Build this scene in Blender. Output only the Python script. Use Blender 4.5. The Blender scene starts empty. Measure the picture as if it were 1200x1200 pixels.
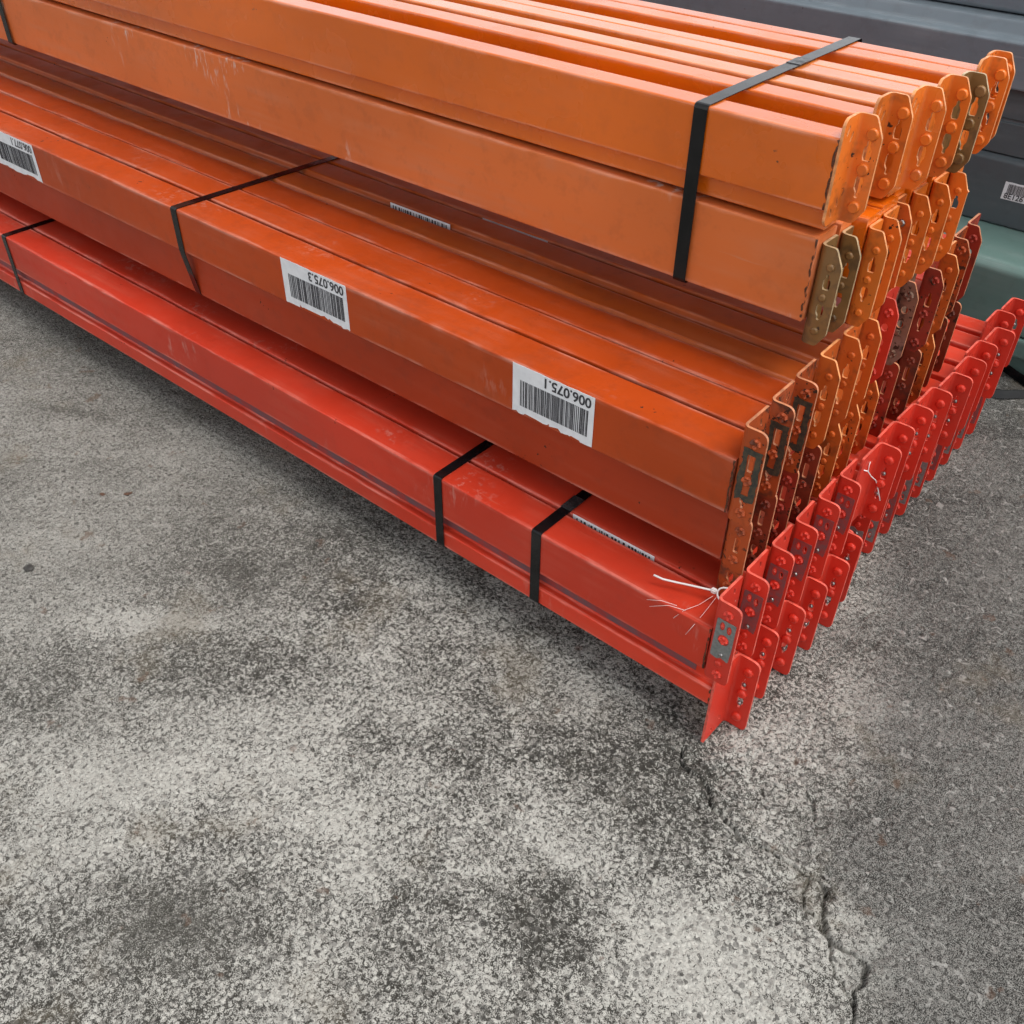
import bpy, bmesh, math, random
import numpy as np
from mathutils import Matrix, Vector

random.seed(7)
scene = bpy.context.scene
col = scene.collection

# ------------------------------------------------------------------ camera
RW = [[0.7608840, 0.6488164, 0.0096316],
      [0.4192314, -0.4802059, -0.7704852],
      [-0.4952783, 0.5902877, -0.6373852]]          # rows: right, down, forward
cam_data = bpy.data.cameras.new('camera')
cam = bpy.data.objects.new('camera', cam_data)
col.objects.link(cam)
m = Matrix.Identity(4)
for i in range(3):
    m[i][0] = RW[0][i]
    m[i][1] = -RW[1][i]
    m[i][2] = -RW[2][i]
    m[i][3] = (0.304673, -0.735298, 1.0)[i]
cam.matrix_world = m
cam_data.sensor_width = 36
cam_data.lens = 33.93
cam_data.clip_start = 0.02
cam_data.clip_end = 400
scene.camera = cam

# ------------------------------------------------------------------ sky, sun, exposure
SUN_EL, SUN_AZ = 66.0, 82.0        # azimuth measured from +Y towards +X
world = bpy.data.worlds.new('World')
scene.world = world
world.use_nodes = True
wn = world.node_tree
wn.nodes.clear()
sky = wn.nodes.new('ShaderNodeTexSky')
sky.sky_type = 'NISHITA'
sky.sun_disc = False
sky.sun_elevation = math.radians(SUN_EL)
sky.sun_rotation = math.radians(SUN_AZ)
sky.air_density = 1.0
sky.dust_density = 1.2
sky.ozone_density = 1.0
hs = wn.nodes.new('ShaderNodeHueSaturation')
hs.inputs['Saturation'].default_value = 0.12        # overcast: cloud takes the blue out
bg = wn.nodes.new('ShaderNodeBackground')
bg.inputs['Strength'].default_value = 0.15
wo = wn.nodes.new('ShaderNodeOutputWorld')
wn.links.new(sky.outputs[0], hs.inputs['Color'])
wn.links.new(hs.outputs[0], bg.inputs['Color'])
wn.links.new(bg.outputs[0], wo.inputs['Surface'])

sun_data = bpy.data.lights.new('sun', 'SUN')
sun_data.energy = 1.45
sun_data.angle = math.radians(35)
sun_data.color = (1.0, 0.965, 0.91)
sun = bpy.data.objects.new('sun', sun_data)
col.objects.link(sun)
el, az = math.radians(SUN_EL), math.radians(SUN_AZ)
to_sun = Vector((math.sin(az) * math.cos(el), math.cos(az) * math.cos(el), math.sin(el)))
sun.rotation_euler = to_sun.to_track_quat('Z', 'Y').to_euler()

scene.view_settings.view_transform = 'Standard'
scene.view_settings.look = 'None'
scene.view_settings.gamma = 1.0
scene.view_settings.exposure = 0.71
scene.view_settings.use_curve_mapping = False
scene.render.engine = 'CYCLES'
scene.cycles.use_denoising = True
scene.cycles.max_bounces = 5
scene.cycles.diffuse_bounces = 3
scene.cycles.glossy_bounces = 2
scene.cycles.transmission_bounces = 1
scene.cycles.use_adaptive_sampling = True
scene.cycles.adaptive_threshold = 0.03
scene.cycles.caustics_reflective = False

# ------------------------------------------------------------------ node helpers
class NT:
    def __init__(self, name):
        self.mat = bpy.data.materials.new(name)
        self.mat.use_nodes = True
        self.t = self.mat.node_tree
        self.t.nodes.clear()
        self.out = self.t.nodes.new('ShaderNodeOutputMaterial')
        self.b = self.t.nodes.new('ShaderNodeBsdfPrincipled')
        self.t.links.new(self.b.outputs[0], self.out.inputs['Surface'])
    def n(self, kind, **kw):
        nd = self.t.nodes.new(kind)
        for k, v in kw.items():
            setattr(nd, k, v)
        return nd
    def put(self, sock, v):
        if hasattr(v, 'is_output') or isinstance(v, bpy.types.NodeSocket):
            self.t.links.new(v, sock)
        elif isinstance(v, (tuple, list)) and len(v) == 3 and sock.type == 'RGBA':
            sock.default_value = (*v, 1)
        else:
            sock.default_value = v
    def math(self, op, a, b=0.5, clamp=False):
        nd = self.n('ShaderNodeMath', operation=op, use_clamp=clamp)
        self.put(nd.inputs[0], a)
        self.put(nd.inputs[1], b)
        return nd.outputs[0]
    dim = '3D'
    def noise(self, vec, scale, detail=3, rough=0.55, dist=0.0):
        nd = self.n('ShaderNodeTexNoise', noise_dimensions=self.dim)
        self.put(nd.inputs['Vector'], vec)
        nd.inputs['Scale'].default_value = scale
        nd.inputs['Detail'].default_value = detail
        nd.inputs['Roughness'].default_value = rough
        nd.inputs['Distortion'].default_value = dist
        return nd.outputs['Fac']
    def ramp(self, v, a, b, lo=0.0, hi=1.0):
        nd = self.n('ShaderNodeMapRange', interpolation_type='SMOOTHSTEP')
        self.put(nd.inputs['Value'], v)
        self.put(nd.inputs['From Min'], a)
        self.put(nd.inputs['From Max'], b)
        self.put(nd.inputs['To Min'], lo)
        self.put(nd.inputs['To Max'], hi)
        return nd.outputs['Result']
    def mix(self, f, a, b, blend='MIX'):
        nd = self.n('ShaderNodeMix', data_type='RGBA', blend_type=blend)
        self.put(nd.inputs['Factor'], f)
        self.put(nd.inputs['A'], a)
        self.put(nd.inputs['B'], b)
        return nd.outputs['Result']
    def scale_vec(self, vec, s):
        nd = self.n('ShaderNodeMapping')
        self.put(nd.inputs['Vector'], vec)
        nd.inputs['Scale'].default_value = s
        return nd.outputs[0]
    def local(self):
        """object coordinates, shifted for every object so that copies differ"""
        tc = self.n('ShaderNodeTexCoord')
        oi = self.n('ShaderNodeObjectInfo')
        r = self.math('MULTIPLY', oi.outputs['Random'], 61.7)
        va = self.n('ShaderNodeVectorMath', operation='ADD')
        self.t.links.new(tc.outputs['Object'], va.inputs[0])
        self.t.links.new(r, va.inputs[1])
        self.rand = oi.outputs['Random']
        return va.outputs[0]
    def bump(self, h, strength, dist):
        nd = self.n('ShaderNodeBump')
        nd.inputs['Strength'].default_value = strength
        nd.inputs['Distance'].default_value = dist
        self.put(nd.inputs['Height'], h)
        self.t.links.new(nd.outputs[0], self.b.inputs['Normal'])

def paint(name, base, dust=0.25, chips=0.15, grime=0.1, rough=0.42, rust=(0.045, 0.018, 0.010),
          dustcol=None, scratch=0.35, vary=0.10, drip=0.0, spec=0.28, coat=0.0, rub=0.55):
    """baked enamel on steel: hue drift, chalky dust, rubbed scratches, chips down to rust, grime"""
    t = NT(name)
    v = t.local()
    big = t.noise(v, 4.0, 1)
    tone = t.ramp(big, 0.3, 0.7, 1.0 - vary, 1.0 + vary)
    rnd = t.math('ADD', t.math('MULTIPLY', t.rand, 0.16), 0.92)
    tone = t.math('MULTIPLY', tone, rnd)
    c = t.mix(1.0, base, t.n('ShaderNodeCombineColor').outputs[0], 'MULTIPLY')
    comb = c.node.inputs['B'].links[0].from_node
    for i in range(3):
        t.put(comb.inputs[i], tone)
    if dustcol is None:
        dustcol = tuple(min(1.0, 0.65 * x + k) for x, k in zip(base, (0.15, 0.095, 0.065) if base[0] > 2 * base[1] else (0.15, 0.15, 0.15)))
    streak = t.noise(t.scale_vec(v, (1.4, 26, 26)), 2.2, 2, 0.6)
    cloud = t.noise(v, 11.0, 3, 0.65)
    dm = t.math('MULTIPLY', t.ramp(streak, 0.38, 0.75), t.ramp(cloud, 0.35, 0.7))
    c = t.mix(t.math('MULTIPLY', dm, dust * 1.6, True), c, dustcol)
    # rubbed, pale scratches
    s1 = t.noise(t.scale_vec(v, (7, 150, 60)), 1.6, 2, 0.5, 0.6)
    sm = t.math('MULTIPLY', t.ramp(s1, 0.70, 0.76), t.ramp(t.noise(v, 7.0, 2), 0.5, 0.62))
    c = t.mix(t.math('MULTIPLY', sm, scratch), c, dustcol)
    if drip:
        d1 = t.ramp(t.noise(t.scale_vec(v, (90, 90, 22)), 1.0, 3, 0.7), 0.52, 0.66)
        d2 = t.ramp(t.noise(t.scale_vec(v, (6, 9, 9)), 1.0, 1), 0.57, 0.70)
        c = t.mix(t.math('MULTIPLY', t.math('MULTIPLY', d1, d2), drip), c, (0.60, 0.47, 0.40))
    # folds rubbed pale, here and there through to the steel
    ed = t.n('ShaderNodeAttribute', attribute_name='edge').outputs['Fac']
    er = t.math('MULTIPLY', ed, t.ramp(t.math('ADD', t.math('MULTIPLY', s1, 0.5), t.math('MULTIPLY', cloud, 0.5)), 0.42, 0.62))
    c = t.mix(t.math('MULTIPLY', er, rub), c, tuple(min(1.0, 1.15 * x + 0.10) for x in dustcol))
    # grime
    g = t.ramp(t.noise(v, 30.0, 3, 0.72), 0.50, 0.68)
    c = t.mix(t.math('MULTIPLY', g, grime), c, (0.035, 0.024, 0.018))
    # chips
    ch = t.math('MULTIPLY', t.ramp(t.math('ADD', t.noise(v, 170.0, 2, 0.5), t.math('MULTIPLY', ed, 0.045)), 0.68 - 0.12 * chips, 0.71 - 0.12 * chips),
                t.ramp(t.noise(v, 16.0, 3), 0.64 - 0.24 * chips, 0.70 - 0.24 * chips))
    c = t.mix(ch, c, rust)
    t.put(t.b.inputs['Base Color'], c)
    r = t.ramp(cloud, 0.3, 0.75, rough - 0.08, rough + 0.14)
    r = t.math('ADD', r, t.math('MULTIPLY', ch, 0.3))
    t.put(t.b.inputs['Roughness'], r)
    t.b.inputs['Specular IOR Level'].default_value = spec
    t.b.inputs['Coat Weight'].default_value = coat
    t.b.inputs['Coat Roughness'].default_value = 0.13
    h = t.math('ADD', t.math('MULTIPLY', t.noise(v, 260.0, 1), 0.12), t.math('MULTIPLY', t.noise(t.scale_vec(v, (3, 14, 14)), 1.0, 0), 0.9))
    t.bump(h, 0.22, 0.0014)
    return t.mat

def simple(name, base, rough=0.5, metal=0.0, vary=0.15, scale=40.0, second=None, bump=0.1):
    t = NT(name)
    v = t.local()
    f = t.noise(v, scale, 4, 0.6)
    second = second or tuple(x * (1 - vary * 2) for x in base)
    c = t.mix(t.ramp(f, 0.35, 0.68), base, second)
    t.put(t.b.inputs['Base Color'], c)
    t.put(t.b.inputs['Roughness'], t.ramp(f, 0.3, 0.7, max(0.05, rough - 0.1), min(1, rough + 0.1)))
    t.b.inputs['Metallic'].default_value = metal
    if bump:
        t.bump(f, bump, 0.001)
    return t.mat

M = {}
M['red'] = paint('red_enamel', (0.560, 0.042, 0.018), dust=0.20, chips=0.0, grime=0.06, rough=0.40, drip=0.22)
M['red_conn'] = paint('red_connector_enamel', (0.610, 0.040, 0.022), dust=0.10, chips=0.0, grime=0.05, rough=0.36, spec=0.35)
M['red_dark'] = paint('red_brown_enamel', (0.300, 0.028, 0.014), dust=0.15, chips=0.5, grime=0.5, rough=0.48)
M['mid'] = paint('burnt_orange_enamel', (0.385, 0.050, 0.006), dust=0.16, chips=0.03, grime=0.12, rough=0.44, spec=0.28, drip=0.12)
M['mid_bright'] = paint('orange_enamel', (0.500, 0.098, 0.014), dust=0.22, chips=0.03, grime=0.12, rough=0.42, spec=0.3)
M['mid_low'] = paint('brick_orange_enamel', (0.350, 0.036, 0.007), dust=0.10, chips=0.05, grime=0.12, rough=0.44)
M['mid_conn'] = paint('orange_connector_enamel', (0.560, 0.108, 0.016), dust=0.12, chips=0.4, grime=0.46, rough=0.40)
M['brown_conn'] = paint('soiled_orange_connector', (0.380, 0.064, 0.014), dust=0.15, chips=0.7, grime=0.80, rough=0.46)
M['dark_conn'] = paint('soiled_brown_connector', (0.230, 0.034, 0.014), dust=0.12, chips=0.6, grime=0.65, rough=0.5)
M['black_conn'] = paint('blackened_connector', (0.200, 0.110, 0.070), dust=0.3, chips=0.9, grime=1.0, rough=0.6)
M['up'] = paint('bright_orange_enamel', (0.680, 0.130, 0.004), dust=0.12, chips=0.0, grime=0.06, rough=0.22, spec=0.5, coat=0.45)
M['up_pale'] = paint('pale_orange_enamel', (0.690, 0.172, 0.022), dust=0.26, chips=0.0, grime=0.10, rough=0.24, spec=0.6, coat=0.7)  # slightly paler orange under a heavier clear coat
M['up_low'] = paint('chalky_orange_enamel', (0.620, 0.150, 0.036), dust=0.34, chips=0.0, grime=0.10, rough=0.44, scratch=0.7, drip=0.9)
M['up_conn'] = paint('orange_flange_enamel', (0.680, 0.160, 0.020), dust=0.12, chips=0.32, grime=0.36, rough=0.34, spec=0.4)
M['olive'] = paint('passivated_zinc', (0.200, 0.104, 0.034), dust=0.35, chips=0.3, grime=0.55, rough=0.36,
                   dustcol=(0.40, 0.19, 0.07), spec=0.5)
EDGE = {}
def edge_mat(mat):  # lighter plate edges: bright rim highlight and some wear, both put into the colour
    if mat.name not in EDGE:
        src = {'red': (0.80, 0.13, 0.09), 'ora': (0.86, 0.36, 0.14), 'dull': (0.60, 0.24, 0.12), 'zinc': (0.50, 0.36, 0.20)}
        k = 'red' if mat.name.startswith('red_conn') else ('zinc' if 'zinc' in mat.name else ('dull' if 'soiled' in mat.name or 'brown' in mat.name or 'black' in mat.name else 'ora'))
        EDGE[mat.name] = simple('worn_edge_highlight_' + k, src[k], 0.42, 0.0, 0.22, 90)
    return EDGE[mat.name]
M['silver'] = simple('worn_steel_stud', (0.42, 0.40, 0.39), 0.30, 0.9, 0.25, 300)
M['weld'] = simple('rusty_weld', (0.110, 0.034, 0.012), 0.75, 0.1, 0.3, 400, bump=0.6)
M['sticker'] = simple('white_paper_label', (0.74, 0.75, 0.77), 0.62, 0.0, 0.05, 60, (0.66, 0.67, 0.69), 0.1)
M['ink'] = simple('black_print', (0.018, 0.018, 0.022), 0.6, 0.0, 0.1, 500, (0.06, 0.06, 0.07), 0.0)
M['greylabel'] = simple('grey_stencil_paint', (0.210, 0.215, 0.205), 0.5, 0.1, 0.15, 200)
M['greydull'] = simple('overpainted_grey_stencil', (0.175, 0.090, 0.092), 0.5, 0.05, 0.15, 120, (0.30, 0.05, 0.045))
M['blackstencil'] = simple('black_stencil_paint', (0.022, 0.024, 0.020), 0.55, 0.0, 0.2, 260, (0.075, 0.055, 0.03))
M['tape'] = simple('grey_scuff_tape', (0.130, 0.075, 0.085), 0.6, 0.0, 0.2, 30, (0.30, 0.035, 0.03))
M['strap'] = simple('black_steel_strap', (0.0035, 0.0040, 0.0045), 0.17, 0.0, 0.2, 25, (0.007, 0.007, 0.008), 0.0)
M['strap'].node_tree.nodes['Principled BSDF'].inputs['Specular IOR Level'].default_value = 0.38
M['strapmark'] = simple('scuffed_strap_seal', (0.12, 0.12, 0.125), 0.35, 0.7, 0.3, 120)
M['nylon'] = simple('white_nylon', (0.80, 0.76, 0.75), 0.4, 0.0, 0.05, 100, bump=0.0)
M['grey1'] = paint('blue_grey_enamel', (0.130, 0.158, 0.180), dust=0.22, chips=0.03, grime=0.1, rough=0.40, vary=0.06, rub=0.10)
M['grey2'] = paint('dark_grey_enamel', (0.074, 0.090, 0.098), dust=0.15, chips=0.04, grime=0.1, rough=0.42, vary=0.06, rub=0.10)
M['teal'] = paint('grey_green_enamel', (0.108, 0.178, 0.160), dust=0.2, chips=0.03, grime=0.1, rough=0.38, vary=0.06, rub=0.10)

# ------------------------------------------------------------------ mesh helpers
BUILT = []
def mesh_from_bm(name, bm, mat):
    bmesh.ops.recalc_face_normals(bm, faces=bm.faces)
    me = bpy.data.meshes.new(name)
    bm.to_mesh(me)
    bm.free()
    me.materials.append(mat)
    return me

def link(name, me, parent=None, loc=(0, 0, 0), rot=(0, 0, 0)):
    o = bpy.data.objects.new(name, me)
    col.objects.link(o)
    o.location = loc
    o.rotation_euler = rot
    if parent is not None:
        o.parent = parent
    return o

def thing(name, label, cat, group=None, loc=(0, 0, 0)):
    o = link(name, None, None, loc)
    o.empty_display_size = 0.02
    o['label'] = label
    o['category'] = cat
    o['kind'] = 'thing'
    if group:
        o['group'] = group
    return o

def tag(o, label, cat, group=None):
    o['label'] = label
    o['category'] = cat
    o['kind'] = 'thing'
    if group:
        o['group'] = group
    return o

def rounded(poly, r, seg=3):
    """round every corner of a closed 2D polygon"""
    out = []
    n = len(poly)
    for i in range(n):
        p = Vector(poly[i]); a = Vector(poly[i - 1]); b = Vector(poly[(i + 1) % n])
        ra = r[i] if isinstance(r, (list, tuple)) else r
        ra = min(ra, 0.45 * (a - p).length, 0.45 * (b - p).length)
        if ra <= 1e-6:
            out.append(tuple(p)); continue
        d1 = (a - p).normalized(); d2 = (b - p).normalized()
        s, e = p + d1 * ra, p + d2 * ra
        for k in range(seg + 1):
            f = k / seg
            q = s.lerp(p, f).lerp(p.lerp(e, f), f)
            out.append((q.x, q.y))
    return out

def extrude_x(name, poly, x0, x1, mat, r=0.003, seg=3):
    """long rolled profile, poly in (y, z); slightly wavy along its length, its folds marked in the attribute 'edge'"""
    pts = []
    n = len(poly)
    for i in range(n):
        p = Vector(poly[i]); a = Vector(poly[i - 1]); b = Vector(poly[(i + 1) % n])
        ra = min(r, 0.38 * (a - p).length, 0.38 * (b - p).length)
        d1, d2 = (a - p).normalized(), (b - p).normalized()
        far = ra + min(.0035, .1 * (a - p).length, .1 * (b - p).length)
        q = p + d1 * far; pts.append((q.x, q.y, 0.0))
        for k in range(seg + 1):
            f = k / seg
            q = (p + d1 * ra).lerp(p, f).lerp(p.lerp(p + d2 * ra, f), f)
            pts.append((q.x, q.y, 1.0))
        q = p + d2 * far; pts.append((q.x, q.y, 0.0))
    rs_ = random.Random(len(BUILT)); BUILT.append(name)
    nx = max(2, int((x1 - x0) / .11))
    bm = bmesh.new()
    lay = bm.verts.layers.float.new('edge')
    rings = []
    ph = [rs_.uniform(0, 6.28) for k in range(6)]
    for k in range(nx + 1):
        x = x0 + (x1 - x0) * k / nx
        dy = .00028 * math.sin(x * 5.1 + ph[0]) + rs_.uniform(-.00012, .00012)
        dz = .00028 * math.sin(x * 4.3 + ph[1]) + rs_.uniform(-.00012, .00012)
        ring = []
        for y, z, e in pts:
            vtx = bm.verts.new((x, y + dy, z + dz)); vtx[lay] = e
            ring.append(vtx)
        rings.append(ring)
    m_ = len(pts)
    for A, B in zip(rings[:-1], rings[1:]):
        for i in range(m_):
            bm.faces.new((A[i], A[(i + 1) % m_], B[(i + 1) % m_], B[i]))
    bm.faces.new(rings[0]); bm.faces.new(list(reversed(rings[-1])))
    return mesh_from_bm(name, bm, mat)

def flat_plate(outline, holes, thick):
    """plate in (u, v) with real holes, thickness along w; returns a bmesh with coords (u, w, v)"""
    bm = bmesh.new()
    edges = []
    for loop in [outline] + holes:
        vs = [bm.verts.new((u, 0, v)) for u, v in loop]
        for i in range(len(vs)):
            edges.append(bm.edges.new((vs[i], vs[(i + 1) % len(vs)])))
    bmesh.ops.triangle_fill(bm, edges=edges, use_beauty=True, use_dissolve=False, normal=(0, -1, 0))
    ext = bmesh.ops.extrude_face_region(bm, geom=bm.faces[:])
    for g in ext['geom']:
        if isinstance(g, bmesh.types.BMVert):
            g.co.y += thick
    return bm

def ell(cu, cv, ru, rv, n=12, rot=0.0):
    c, s = math.cos(rot), math.sin(rot)
    return [(cu + ru * math.cos(a) * c - rv * math.sin(a) * s, cv + ru * math.cos(a) * s + rv * math.sin(a) * c)
            for a in [2 * math.pi * k / n for k in range(n)]]

def keyhole(cu, cv, h, up=True):
    """teardrop slot: round end and narrow neck"""
    s = 1 if up else -1
    pts = [(-.0042, -.35), (-.0030, -.5), (.0030, -.5), (.0042, -.35), (.0042, .05), (.0018, .25), (.0018, .45), (0, .5), (-.0018, .45), (-.0018, .25), (-.0042, .05)]
    return [(cu + a, cv + s * b * h) for a, b in pts]

TH = 0.0032
def connector_mesh(name, mat, w, bx, h, rear, corner='round', bholes=(), aslots=True, ragged=0.0, aside_cut=0.0):
    """angle bracket: plate A across the beam end (x = 0), flange B along the beam, both h tall.
    rear=True puts the flange at the far side (y = w), else at the near side (y = 0)."""
    ro = 0.0075
    u1 = w - ro
    u2 = u1 + ro * math.pi / 2
    um = u2 + bx - ro
    if corner == 'round':
        c = 0.011
        out = [(0, 0), (um, 0), (um, h), (0, h)]
        rr = [0.002, c * 0.8, c, 0.003]
        outline = rounded(out, rr, 5)
    else:
        out = [(aside_cut, 0), (um - .010, 0), (um, .016), (um, h - .020), (um - .010, h), (aside_cut, h), (0, h - aside_cut * 1.1), (0, aside_cut * 1.1)] \
            if aside_cut else [(0, 0), (um - .010, 0), (um, .016), (um, h - .020), (um - .010, h), (0, h)]
        outline = rounded(out, 0.0025, 2)
    if ragged:
        outline = [(u + (random.uniform(-ragged, ragged) if u > um - .004 else 0), v) for u, v in outline]
    holes = []
    if aslots:
        for fu, fz in ((.30, h - .013), (.62, h - .021), (.30, .013), (.62, .021)):
            holes.append(ell(fu * w, fz, .0020, .0058, 10, 0.35 if fz < h / 2 else -0.35))
    for hl in bholes:
        holes.append([(x - ro + u2, z) for x, z in hl])
    bm = flat_plate(outline, holes, TH)
    bm.normal_update()
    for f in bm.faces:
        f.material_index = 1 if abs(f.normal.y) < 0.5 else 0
    for k in range(0, 5):
        uu = u1 + (u2 - u1) * k / 4
        bmesh.ops.bisect_plane(bm, geom=bm.verts[:] + bm.edges[:] + bm.faces[:], plane_co=(uu, 0, 0), plane_no=(1, 0, 0))
    for vtx in bm.verts:
        u, s, z = vtx.co
        if u <= u1:
            x, y = s, u
        elif u >= u2:
            x, y = ro + (u - u2), w - s
        else:
            th = (u - u1) / ro
            x = ro - (ro - s) * math.cos(th)
            y = w - ro + (ro - s) * math.sin(th)
        if not rear:
            y = w - y
        vtx.co = (x, y, z)
    me = mesh_from_bm(name, bm, mat)
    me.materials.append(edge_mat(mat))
    return me

def dome_mesh(name, mat, r, hgt, flat=0.55, n=14):
    """rivet head facing -Y"""
    bm = bmesh.new()
    rings = [(r * 1.0, 0.0), (r * 1.0, hgt * .35), (r * .90, hgt * .75), (r * flat, hgt), ]
    prev = None
    for rr, d in rings:
        cur = [bm.verts.new((rr * math.cos(2 * math.pi * k / n), -d, rr * math.sin(2 * math.pi * k / n))) for k in range(n)]
        if prev:
            for k in range(n):
                f = bm.faces.new((prev[k], prev[(k + 1) % n], cur[(k + 1) % n], cur[k]))
                f.smooth = True
        prev = cur
    bm.faces.new(prev)
    return mesh_from_bm(name, bm, mat)

def cross_rivet_mesh(name, mat, r, hgt, n=16):
    """rivet head with four raised lobes"""
    bm = bmesh.new()
    prev = None
    for f, d in ((1.0, 0.0), (0.95, .55), (.72, 1.0), (.35, .72)):
        cur = []
        for k in range(n):
            a = 2 * math.pi * k / n
            lob = 1.0 if f > .97 else (1.0 + .10 * math.cos(4 * a))
            dd = d * (1.0 + .35 * math.cos(4 * a) if f < .97 else 1)
            cur.append(bm.verts.new((r * f * lob * math.cos(a), -hgt * dd, r * f * lob * math.sin(a))))
        if prev:
            for k in range(n):
                bm.faces.new((prev[k], prev[(k + 1) % n], cur[(k + 1) % n], cur[k]))
        prev = cur
    bm.faces.new(prev)
    return mesh_from_bm(name, bm, mat)

def box_bm(bm, x0, x1, y0, y1, z0, z1):
    v = [bm.verts.new(p) for p in ((x0, y0, z0), (x1, y0, z0), (x1, y1, z0), (x0, y1, z0), (x0, y0, z1), (x1, y0, z1), (x1, y1, z1), (x0, y1, z1))]
    for f in ((0, 3, 2, 1), (4, 5, 6, 7), (0, 1, 5, 4), (1, 2, 6, 5), (2, 3, 7, 6), (3, 0, 4, 7)):
        bm.faces.new([v[i] for i in f])

def tube_bm(bm, pts, r, n=8, closed=False):
    pts = [Vector(p) for p in pts]
    rings = []
    for i, p in enumerate(pts):
        a = pts[i - 1] if (i > 0 or closed) else p
        b = pts[(i + 1) % len(pts)] if (i < len(pts) - 1 or closed) else p
        d = (b - a).normalized()
        u = d.orthogonal().normalized() if i == 0 else (rings_u - d * rings_u.dot(d)).normalized()
        rings_u = u
        w = d.cross(u)
        rr = r[i] if isinstance(r, (list, tuple)) else r
        rings.append([bm.verts.new(p + (u * math.cos(2 * math.pi * k / n) + w * math.sin(2 * math.pi * k / n)) * rr) for k in range(n)])
    m_ = len(rings)
    for i in range(m_ if closed else m_ - 1):
        A, B = rings[i], rings[(i + 1) % m_]
        for k in range(n):
            f = bm.faces.new((A[k], A[(k + 1) % n], B[(k + 1) % n], B[k]))
            f.smooth = True
    if not closed:
        bm.faces.new(rings[0]); bm.faces.new(list(reversed(rings[-1])))

# ------------------------------------------------------------------ ground
def hash2(ix, iy, seed):
    h = (ix.astype(np.int64) * 374761393 + iy.astype(np.int64) * 668265263 + seed * 1442695041) & 0xFFFFFFFF
    h = ((h ^ (h >> 13)) * 1274126177) & 0xFFFFFFFF
    return ((h ^ (h >> 16)) & 0xFFFF).astype(np.float64) / 65535.0

def vnoise(x, y, s, seed):
    x, y = x * s, y * s
    ix, iy = np.floor(x), np.floor(y)
    fx, fy = x - ix, y - iy
    fx, fy = fx * fx * (3 - 2 * fx), fy * fy * (3 - 2 * fy)
    a, b = hash2(ix, iy, seed), hash2(ix + 1, iy, seed)
    c, d = hash2(ix, iy + 1, seed), hash2(ix + 1, iy + 1, seed)
    return (a * (1 - fx) + b * fx) * (1 - fy) + (c * (1 - fx) + d * fx) * fy

def fbm(x, y, s, seed, octs=4):
    v, a, tot = 0, 1.0, 0
    for k in range(octs):
        v = v + a * vnoise(x, y, s * 2 ** k, seed + k); tot += a; a *= 0.55
    return v / tot

def seg_dist(x, y, path):
    d = np.full(x.shape, 9.0)
    for (ax, ay), (bx, by) in zip(path[:-1], path[1:]):
        dx, dy = bx - ax, by - ay
        t = np.clip(((x - ax) * dx + (y - ay) * dy) / (dx * dx + dy * dy), 0, 1)
        d = np.minimum(d, np.hypot(x - ax - t * dx, y - ay - t * dy))
    return d

def steps(spec):
    out = []
    for a, b, s in spec:
        out += list(np.arange(a, b - s * 0.5, s))
    out.append(spec[-1][1])
    return np.array(out)

gx = steps([(-80, -10, 10), (-10, -3, 1.0), (-3, -1.9, 0.1), (-1.9, -0.7, 0.0075), (-0.7, -0.02, 0.004), (-0.02, 0.33, 0.0012), (0.33, 0.6, 0.005), (0.6, 3, 0.1), (3, 10, 1), (10, 80, 10)])
gy = steps([(-80, -10, 10), (-10, -2, 1.0), (-2, -0.8, 0.1), (-0.8, -0.25, 0.004), (-0.25, 0.025, 0.0012), (0.025, 0.5, 0.006), (0.5, 1.4, 0.012), (1.4, 3, 0.2), (3, 10, 1), (10, 80, 10)])
GX, GY = np.meshgrid(gx, gy)
wx = GX + 0.017 * (fbm(GX, GY, 62, 3, 2) - 0.5)
wy = GY + 0.017 * (fbm(GX, GY, 62, 9, 2) - 0.5)
near = np.exp(-(((GX + 0.4) / 2.2) ** 2 + ((GY - 0.0) / 2.0) ** 2) ** 3)
rough_n = fbm(GX, GY, 70, 21, 3)
pits = np.clip(fbm(GX, GY, 120, 41, 2) - 0.62, 0, 1)
GZ = near * ((fbm(GX, GY, 6, 15, 3) - 0.5) * 0.006 + (rough_n - 0.5) * 0.0035 - pits * 0.008) - 0.003
# the crack and its branches, with broken, spalled lips
crack_main = [(-0.012, -0.026), (0.012, -0.046), (0.034, -0.043), (0.055, -0.062), (0.082, -0.071), (0.105, -0.081), (0.132, -0.079), (0.166, -0.071), (0.189, -0.075), (0.214, -0.077), (0.227, -0.099), (0.23, -0.115), (0.24, -0.126), (0.257, -0.13), (0.274, -0.126), (0.284, -0.127), (0.286, -0.151), (0.293, -0.179), (0.305, -0.201), (0.33, -0.27)]
crack_b = [(0.24, -0.126), (0.26, -0.15), (0.273, -0.163), (0.289, -0.177), (0.293, -0.179)]
crack_c = [(0.141, 0.019), (0.153, 0.011), (0.16, -0.008)]
crack_d = [(0.189, -0.075), (0.205, -0.112), (0.228, -0.117)]
dm = seg_dist(wx, wy, crack_main)
db = np.minimum(seg_dist(wx, wy, crack_b), seg_dist(wx, wy, crack_d))
dc = seg_dist(wx, wy, crack_c)
wid = 0.0012 + 0.0026 * vnoise(GX, GY, 55, 77) ** 1.5
brk = np.clip(2.6 * vnoise(GX, GY, 33, 88) - 0.15, 0.45, 1)
GZ -= 0.014 * brk * np.exp(-(dm / wid) ** 2) + 0.008 * brk * np.exp(-(db / 0.0013) ** 2) + 0.007 * np.exp(-(dc / 0.0018) ** 2)
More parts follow.
